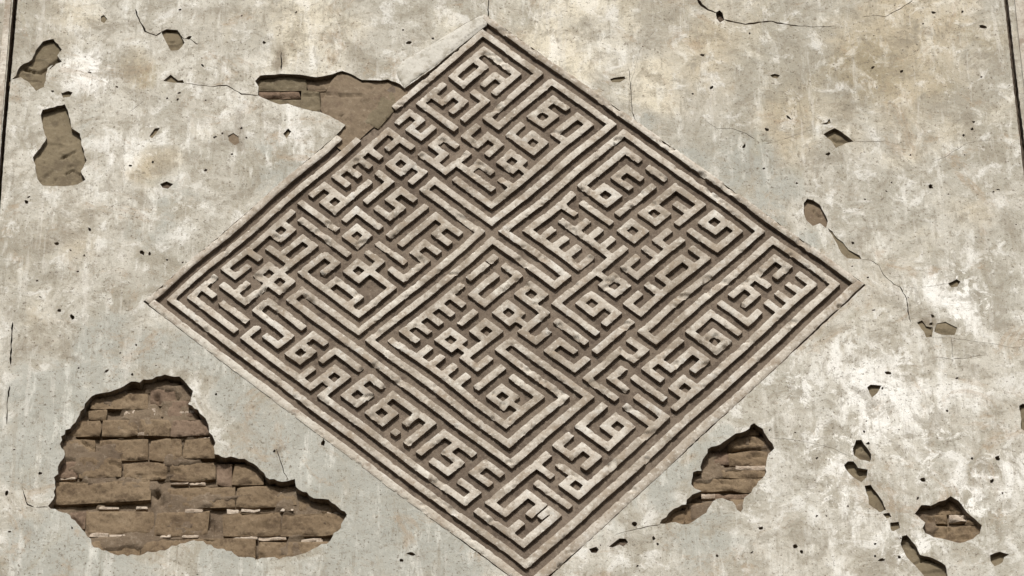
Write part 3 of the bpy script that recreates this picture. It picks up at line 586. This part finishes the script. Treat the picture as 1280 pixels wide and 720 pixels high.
CHALK = [(1100,490,90,1),(1040,560,70,.8),(1200,370,70,1),(1230,610,70,.8),(1060,640,80,.7),(1160,560,80,.6),(120,90,60,.8),(90,260,60,.4),(230,270,60,.5),(930,620,60,.5),(1240,250,60,.4),(300,140,60,.5),(200,180,60,.5),(990,480,60,.6),(1150,690,70,.6),(560,690,60,.3)]
cb2 = me.color_attributes.new('stain', 'FLOAT_COLOR', 'POINT')
col = np.stack([blobs(OLIVE, x, z, 161), blobs(CREAM, x, z, 163), blobs(CHALK, x, z, 165), np.ones(len(x))], 1)
cb2.data.foreach_set('color', col.ravel())

WALL = empty('plaster_wall', (0, .05, Z0-2.6), 'tall weathered cream plaster wall with flaking patches baring old brickwork around the relief panel', 'wall')
def wput(me, name, mats, smooth=False, **kw):
    me.transform(Matrix.Translation((0, -.05, -(Z0-2.6))))
    o = link(name, me, mats, WALL, smooth)
    for k, v in kw.items(): o[k] = v
    return o
wput(me, 'plaster', [M_PL, M_EDGE])

GROOVES = [(R2([(225,582),(255,570),(282,556)]), 2), (R2([(243,640),(270,626),(305,642)]), 2.2), (R2([(200,672),(212,648)]), 1.5),
 (R2([(95,250),(150,264),(185,240),(230,205)]), 4), (R2([(620,150),(662,152)]), 1.3), (R2([(170,300),(130,290),(90,292)]), 1.5),
 (region(300,70,4,[(95,180),(200,184),(290,182),(400,176),(520,187),(615,184)]), 2.2), (region(300,70,4,[(500,290),(552,293)]), 2.4), (region(300,70,4,[(640,140),(682,188),(650,232)]), 1.1), (region(300,70,4,[(120,204),(290,206)]), 1.8), (region(300,70,4,[(440,330),(470,300)]), 1.2),
 (R3([(950,220),(985,206),(1022,205)]), 3), (R3([(850,192),(890,186),(930,188)]), 4), (R3([(970,150),(1002,158)]), 2), (R3([(850,318),(890,322)]), 3), (R3([(650,470),(700,480)]), 2),
 (R4([(590,497),(640,492),(680,503)]), 2.2), (R4([(612,545),(655,550),(682,528)]), 2.2), (R4([(690,570),(740,560),(775,568)]), 2), (R4([(650,442),(690,452),(745,492)]), 2.6), (R4([(330,318),(362,338)]), 1.4), (R4([(326,226),(358,240)]), 1.3), (R4([(540,670),(600,650),(650,668)]), 1.4),
 (R1([(360,388),(450,376),(505,366)]), 3), (R1([(268,342),(312,350)]), 3), (R1([(435,440),(447,482)]), 6), (R1([(616,535),(632,578)]), 6), (R1([(480,255),(500,280)]), 2), (R1([(290,396),(322,372)]), 2.2), (R1([(430,105),(450,180)]), 6), (R1([(140,530),(170,560)]), 5), (R1([(175,262),(225,300)]), 2.5), (R1([(770,655),(800,660)]), 4),
 (R5([(100,110),(128,135)]), 1.5), (R6([(545,508),(560,520),(600,525)]), 2.4)]
def groove(x, z):
    y = np.zeros(len(x))
    for pl, w in GROOVES:
        w = w/1000.0; pa = np.array(pl); mn = pa.min(0)-.02; mx = pa.max(0)+.02
        s = np.where((x > mn[0]) & (x < mx[0]) & (z > mn[1]) & (z < mx[1]))[0]
        if not len(s): continue
        xs = x[s]+.002*vnoise(x[s], z[s], 90, 71, 2); zs = z[s]+.002*vnoise(x[s], z[s], 90, 72, 2); d = np.full(len(s), 9.0)
        for a, b in zip(pa[:-1], pa[1:]):
            ab = b-a; t = np.clip(((xs-a[0])*ab[0]+(zs-a[1])*ab[1])/(ab@ab), 0, 1)
            d = np.minimum(d, np.hypot(xs-a[0]-t*ab[0], zs-a[1]-t*ab[1]))
        y[s] = np.maximum(y[s], (.005+w*1.6)*np.exp(-(d/w)**2))
    return y
# what lies behind: one rough core, and a patch of undercoat or mud in every opening
def patch(name, poly, depth, amp, seed, step=.009, mat=M_MUD, grow=.02, tilt=0, freq=25, label=None):
    pa = np.array(poly); mn = pa.min(0)-grow; mx = pa.max(0)+grow
    nx = max(3, int((mx[0]-mn[0])/step)); nz = max(3, int((mx[1]-mn[1])/step))
    X, Z = np.meshgrid(np.linspace(mn[0], mx[0], nx), np.linspace(mn[1], mx[1], nz), indexing='ij'); x, z = X.ravel(), Z.ravel()
    y = depth+amp*vnoise(x, z, freq, seed, 4)
    # ledges: layers broken off
    y += amp*1.6*np.sign(vnoise(x, z*1.8, 11, seed+5, 3))
    y = np.clip(y, depth-2.2*amp, depth+3*amp)+groove(x, z)
    keep = inside(x, z, grow_poly(poly, grow*.8)).reshape(nx, nz)
    faces = [(i*nz+j, i*nz+j+1, (i+1)*nz+j+1, (i+1)*nz+j) for i in range(nx-1) for j in range(nz-1) if keep[i, j] or keep[i+1, j+1] or keep[i+1, j] or keep[i, j+1]]
    if not faces: return None
    me = bpy.data.meshes.new(name); me.from_pydata(np.c_[x, y, z].tolist(), [], faces); me.update()
    if me.polygons[0].normal.y > 0: me.flip_normals()
    bm = bmesh.new(); bm.from_mesh(me); bmesh.ops.delete(bm, geom=[v for v in bm.verts if not v.link_faces], context='VERTS'); bm.to_mesh(me); bm.free()
    o = wput(me, name, [mat], True)
    if label: o['label'] = label
    return o
def grow_poly(poly, g):
    c = np.mean(poly, axis=0); pa = np.array(poly); d = pa-c; L = np.hypot(d[:, 0], d[:, 1])[:, None]
    return (pa+d/L*g).tolist()
MATS = dict(MUD=M_MUD, SUB=M_SUB, SUBP=M_SUBP, DARK=M_DARK)
for k, (nm, pl, dp, mt, am) in enumerate(HOLES):
    patch({'MUD': 'mud_bedding', 'SUB': 'undercoat', 'SUBP': 'undercoat', 'DARK': 'rubble_core'}[mt], pl, dp, .0035 if mt == 'MUD' else .0009, 400+7*k, .0035 if mt != 'MUD' else .006, MATS[mt], .018 if mt == 'MUD' else .01)
core = bpy.data.meshes.new('rubble_core')
gx = np.linspace(-3, 3, 161); gz = np.linspace(Z0-2.6, Z0+2.6, 141); X, Z = np.meshgrid(gx, gz, indexing='ij'); x, z = X.ravel(), Z.ravel()
y = .052+.004*vnoise(x, z, 12, 90, 3)
core.from_pydata(np.c_[x, y, z].tolist(), [], [(i*141+j, i*141+j+1, (i+1)*141+j+1, (i+1)*141+j) for i in range(160) for j in range(140)]); core.update()
if core.polygons[0].normal.y > 0: core.flip_normals()
wput(core, 'rubble_core', [M_DARK], True)
# white repair strip at the top corner of the panel, raised edge strips of the joints
rep = region(500, 20, 6, [(655,-2),(600,0),(500,55),(400,130),(300,190),(200,235),(120,280),(20,345),(-30,400),(-10,470),(30,535),(95,488),(180,425),(285,355),(380,270),(480,180),(560,115),(590,92),(620,74),(650,68)])
def slab(name, poly, y0, y1, mat, seed, parent_put=wput, rough=.002, amp=.0008, **kw):
    """thin irregular plate with its own thickness, front at y0, back at y1"""
    q = roughen(poly, .01, rough, seed); n = len(q)
    pa = np.array(q); mn = pa.min(0); mx = pa.max(0); st = .0055
    G = np.array([(a, b) for a in np.arange(mn[0], mx[0], st) for b in np.arange(mn[1], mx[1], st)])
    if len(G):
        G = G[inside(G[:, 0], G[:, 1], q)]
        d = np.min(np.hypot(G[:, None, 0]-pa[None, :, 0], G[:, None, 1]-pa[None, :, 1]), axis=1) if len(G) else np.zeros(0)
        G = G[d > st*.5]
    vs = [Vector(v) for v in q]+[Vector(v) for v in G.tolist()]
    ov, oe, of, vi, ei, fi = delaunay_2d_cdt(vs, [(i, (i+1) % n) for i in range(n)], [], 1, 1e-6, False)
    V = np.array([(v.x, v.y) for v in ov]); isb = np.zeros(len(V), bool); isb[:n] = True
    y = y0+amp*vnoise(V[:, 0], V[:, 1], 40, seed, 3)+amp*.7*vnoise(V[:, 0], V[:, 1], 150, seed+1, 2)+groove(V[:, 0], V[:, 1]); y[isb] += min(.002, (y1-y0)*.35)
    verts = np.c_[V[:, 0], y, V[:, 1]].tolist(); faces = [tuple(f) for f in of]; nt = len(faces)
    D = {}
    for f in faces:
        for i in range(3): D[(f[i], f[(i+1) % 3])] = 1
    be = [e for e in D if (e[1], e[0]) not in D]; mp = {}
    for a, b in be:
        for v in (a, b):
            if v not in mp: mp[v] = len(verts); verts.append((V[v, 0], y1, V[v, 1])); verts.append((V[v, 0], y[v], V[v, 1]))
    for a, b in be: faces.append((mp[b]+1, mp[a]+1, mp[a], mp[b]))
    me = bpy.data.meshes.new(name); me.from_pydata(verts, [], faces); me.update()
    if me.polygons[0].normal.y > 0: me.flip_normals()
    me.polygons.foreach_set('use_smooth', [True]*nt+[False]*(len(faces)-nt))
    o = parent_put(me, name, [mat])
    for k, v in kw.items(): o[k] = v
    return o
slab('repair_strip', rep, -.0022, .004, M_WHITE, 801, label='smooth white repair strip along the top corner of the panel')
slab('joint_strip', [wall_pt(*p) for p in ((16,-60),(14,-5),(11,30),(8,75),(4,120),(0,165),(-3,205),(-6,245),(-9,300),(-13,300),(-11,245),(-8,205),(-5,165),(-1,120),(3,75),(7,30),(10,-5),(12,-60))], -.009, .004, M_ST, 802, label='thin raised strip beside the left joint')
slab('joint_strip', [wall_pt(*p) for p in ((1264,-60),(1268,-5),(1272,30),(1277,78),(1282,120),(1288,170),(1296,230),(1304,330),(1400,330),(1400,-60))], -.012, .004, M_WORN, 803, label='edge of the next wall bay beyond the right joint')

# ------------------------------------------------------------------ bricks
def brick(x0, z0, x1, z1, depth, mat, seed, name='brick', thick=.03, j=.004, **kw):
    rr = random.Random(seed)
    def e(): return rr.uniform(-j, j)
    P = [(x0+e(), z0+e()), ((x0*2+x1)/3, z0+e()*.8), ((x0+2*x1)/3, z0+e()*.8), (x1+e(), z0+e()), (x1+e(), (z0+z1)/2), (x1+e(), z1+e()), ((x0+2*x1)/3, z1+e()*.8), ((x0*2+x1)/3, z1+e()*.8), (x0+e(), z1+e()), (x0+e(), (z0+z1)/2)]
    # round the corners a little
    return slab(name, P, depth, depth+thick, mat, seed, rough=.0022, amp=.0026, **kw)
def bricks(fr, lst, depth, seed, mat=M_BR):
    ox, oy, s = fr
    for k, (x0, y0, x1, y1, *m) in enumerate(lst):
        a = wall_pt(ox+x0/s, oy+y1/s, depth); b = wall_pt(ox+x1/s, oy+y0/s, depth)
        mm = m[0] if m else mat; dd = depth+(m[1] if len(m) > 1 else 0)+random.Random(seed+k).uniform(-.003, .003)
        nm = 'mortar' if mm is M_JOINT else 'brick'
        brick(a[0], a[1], b[0], b[1], dd, mm, seed+k, nm, thick=.012 if mm is M_JOINT else .03, j=.0035 if mm is not M_JOINT else .001)
bricks((40, 450, 2.769), [
 (205,118,400,172), (195,172,260,205), (395,185,470,205,M_BR,.004), (470,140,560,200,M_BRP,.003), (410,95,500,150,M_BRP,.006),
 (110,212,240,262), (245,208,368,265), (373,205,480,262), (485,208,625,262,M_BRP),
 (100,270,222,330), (232,270,400,344), (404,272,520,346), (524,274,640,342),
 (88,348,160,408,M_BRP,.004), (166,340,312,408), (318,356,470,414), (475,354,632,414), (640,362,690,432,M_BRP), (696,366,800,430),
 (70,420,412,494), (466,436,700,512), (704,436,915,510), (922,478,1100,526),
 (125,520,182,580,M_BRP,.003), (188,522,420,602), (424,524,612,606), (660,530,860,606), (864,532,1100,608),
 (192,618,372,690), (378,622,540,700), (545,620,776,690), (782,628,880,700), (884,628,1040,700)], .0205, 5000)
bricks((40, 450, 2.769), [(248,411,415,417,M_JOINT),(480,423,540,429,M_JOINT),(545,423,600,430,M_JOINT),(92,404,150,412,M_JOINT),(530,516,590,528,M_JOINT),(675,516,715,530,M_JOINT),(725,517,790,526,M_JOINT),
 (200,600,265,612,M_JOINT),(268,604,330,614,M_JOINT),(332,604,380,612,M_JOINT),(440,606,480,614,M_JOINT),(520,608,575,616,M_JOINT),(690,612,780,622,M_JOINT),(785,614,880,624,M_JOINT),(930,614,1000,626,M_JOINT),(985,618,1005,634,M_JOINT),
 (366,253,402,263,M_JOINT),(318,172,356,196,M_JOINT),(400,165,428,196,M_JOINT),(512,178,560,186,M_JOINT),(575,264,622,272,M_JOINT),(230,506,300,513,M_JOINT),(860,514,905,522,M_JOINT),(360,508,400,516,M_JOINT),(1020,524,1080,532,M_JOINT)], .0212, 5200)
bricks((640, 500, 3.272), [(880,150,1060,200), (790,205,880,262,M_BRP,.004), (884,204,1060,262), (760,268,850,318,M_BRP,.004), (854,286,1060,318,M_BR,.002), (735,322,900,372), (904,322,1050,374), (775,380,980,402,M_BRP), (900,405,980,460), (600,452,700,520), (704,420,870,510), (850,110,1010,148)], .0185, 5400)
bricks((640, 500, 3.272), [(915,268,1035,284,M_JOINT),(775,384,830,402,M_JOINT)], .019, 5500)
bricks((960, 480, 3), [(545,410,760,484), (680,492,742,516,M_JOINT,-.001), (745,486,820,530,M_BR), (560,488,676,522), (575,528,680,600), (684,530,810,600,M_BR,.001)], .016, 5600)
bricks((300, 70, 4), [(70,60,330,170,M_SUB,0), (334,60,640,172,M_SUBP,0), (80,178,192,206,M_BRP,.002), (196,180,300,206,M_BRP,.003), (90,210,320,262,M_SUB,.001), (306,176,400,290,M_SUB,-.001), (404,178,640,300,M_SUBP,-.001)], .016, 5700)
pp = region(300, 70, 4, [(500,60),(610,116),(700,115),(760,110),(830,150),(840,170),(780,260),(690,360),(640,330),(560,350),(520,400),(440,330),(400,250),(450,120)])
slab('undercoat', pp, .0085, .03, M_SUBP, 811, rough=.0015, amp=.0012)
pp2 = region(300, 70, 4, [(640,180),(760,170),(790,240),(690,356),(620,325),(640,280),(690,240),(680,190)])
slab('undercoat', pp2, .005, .02, M_SUB, 812, rough=.001, amp=.0008)
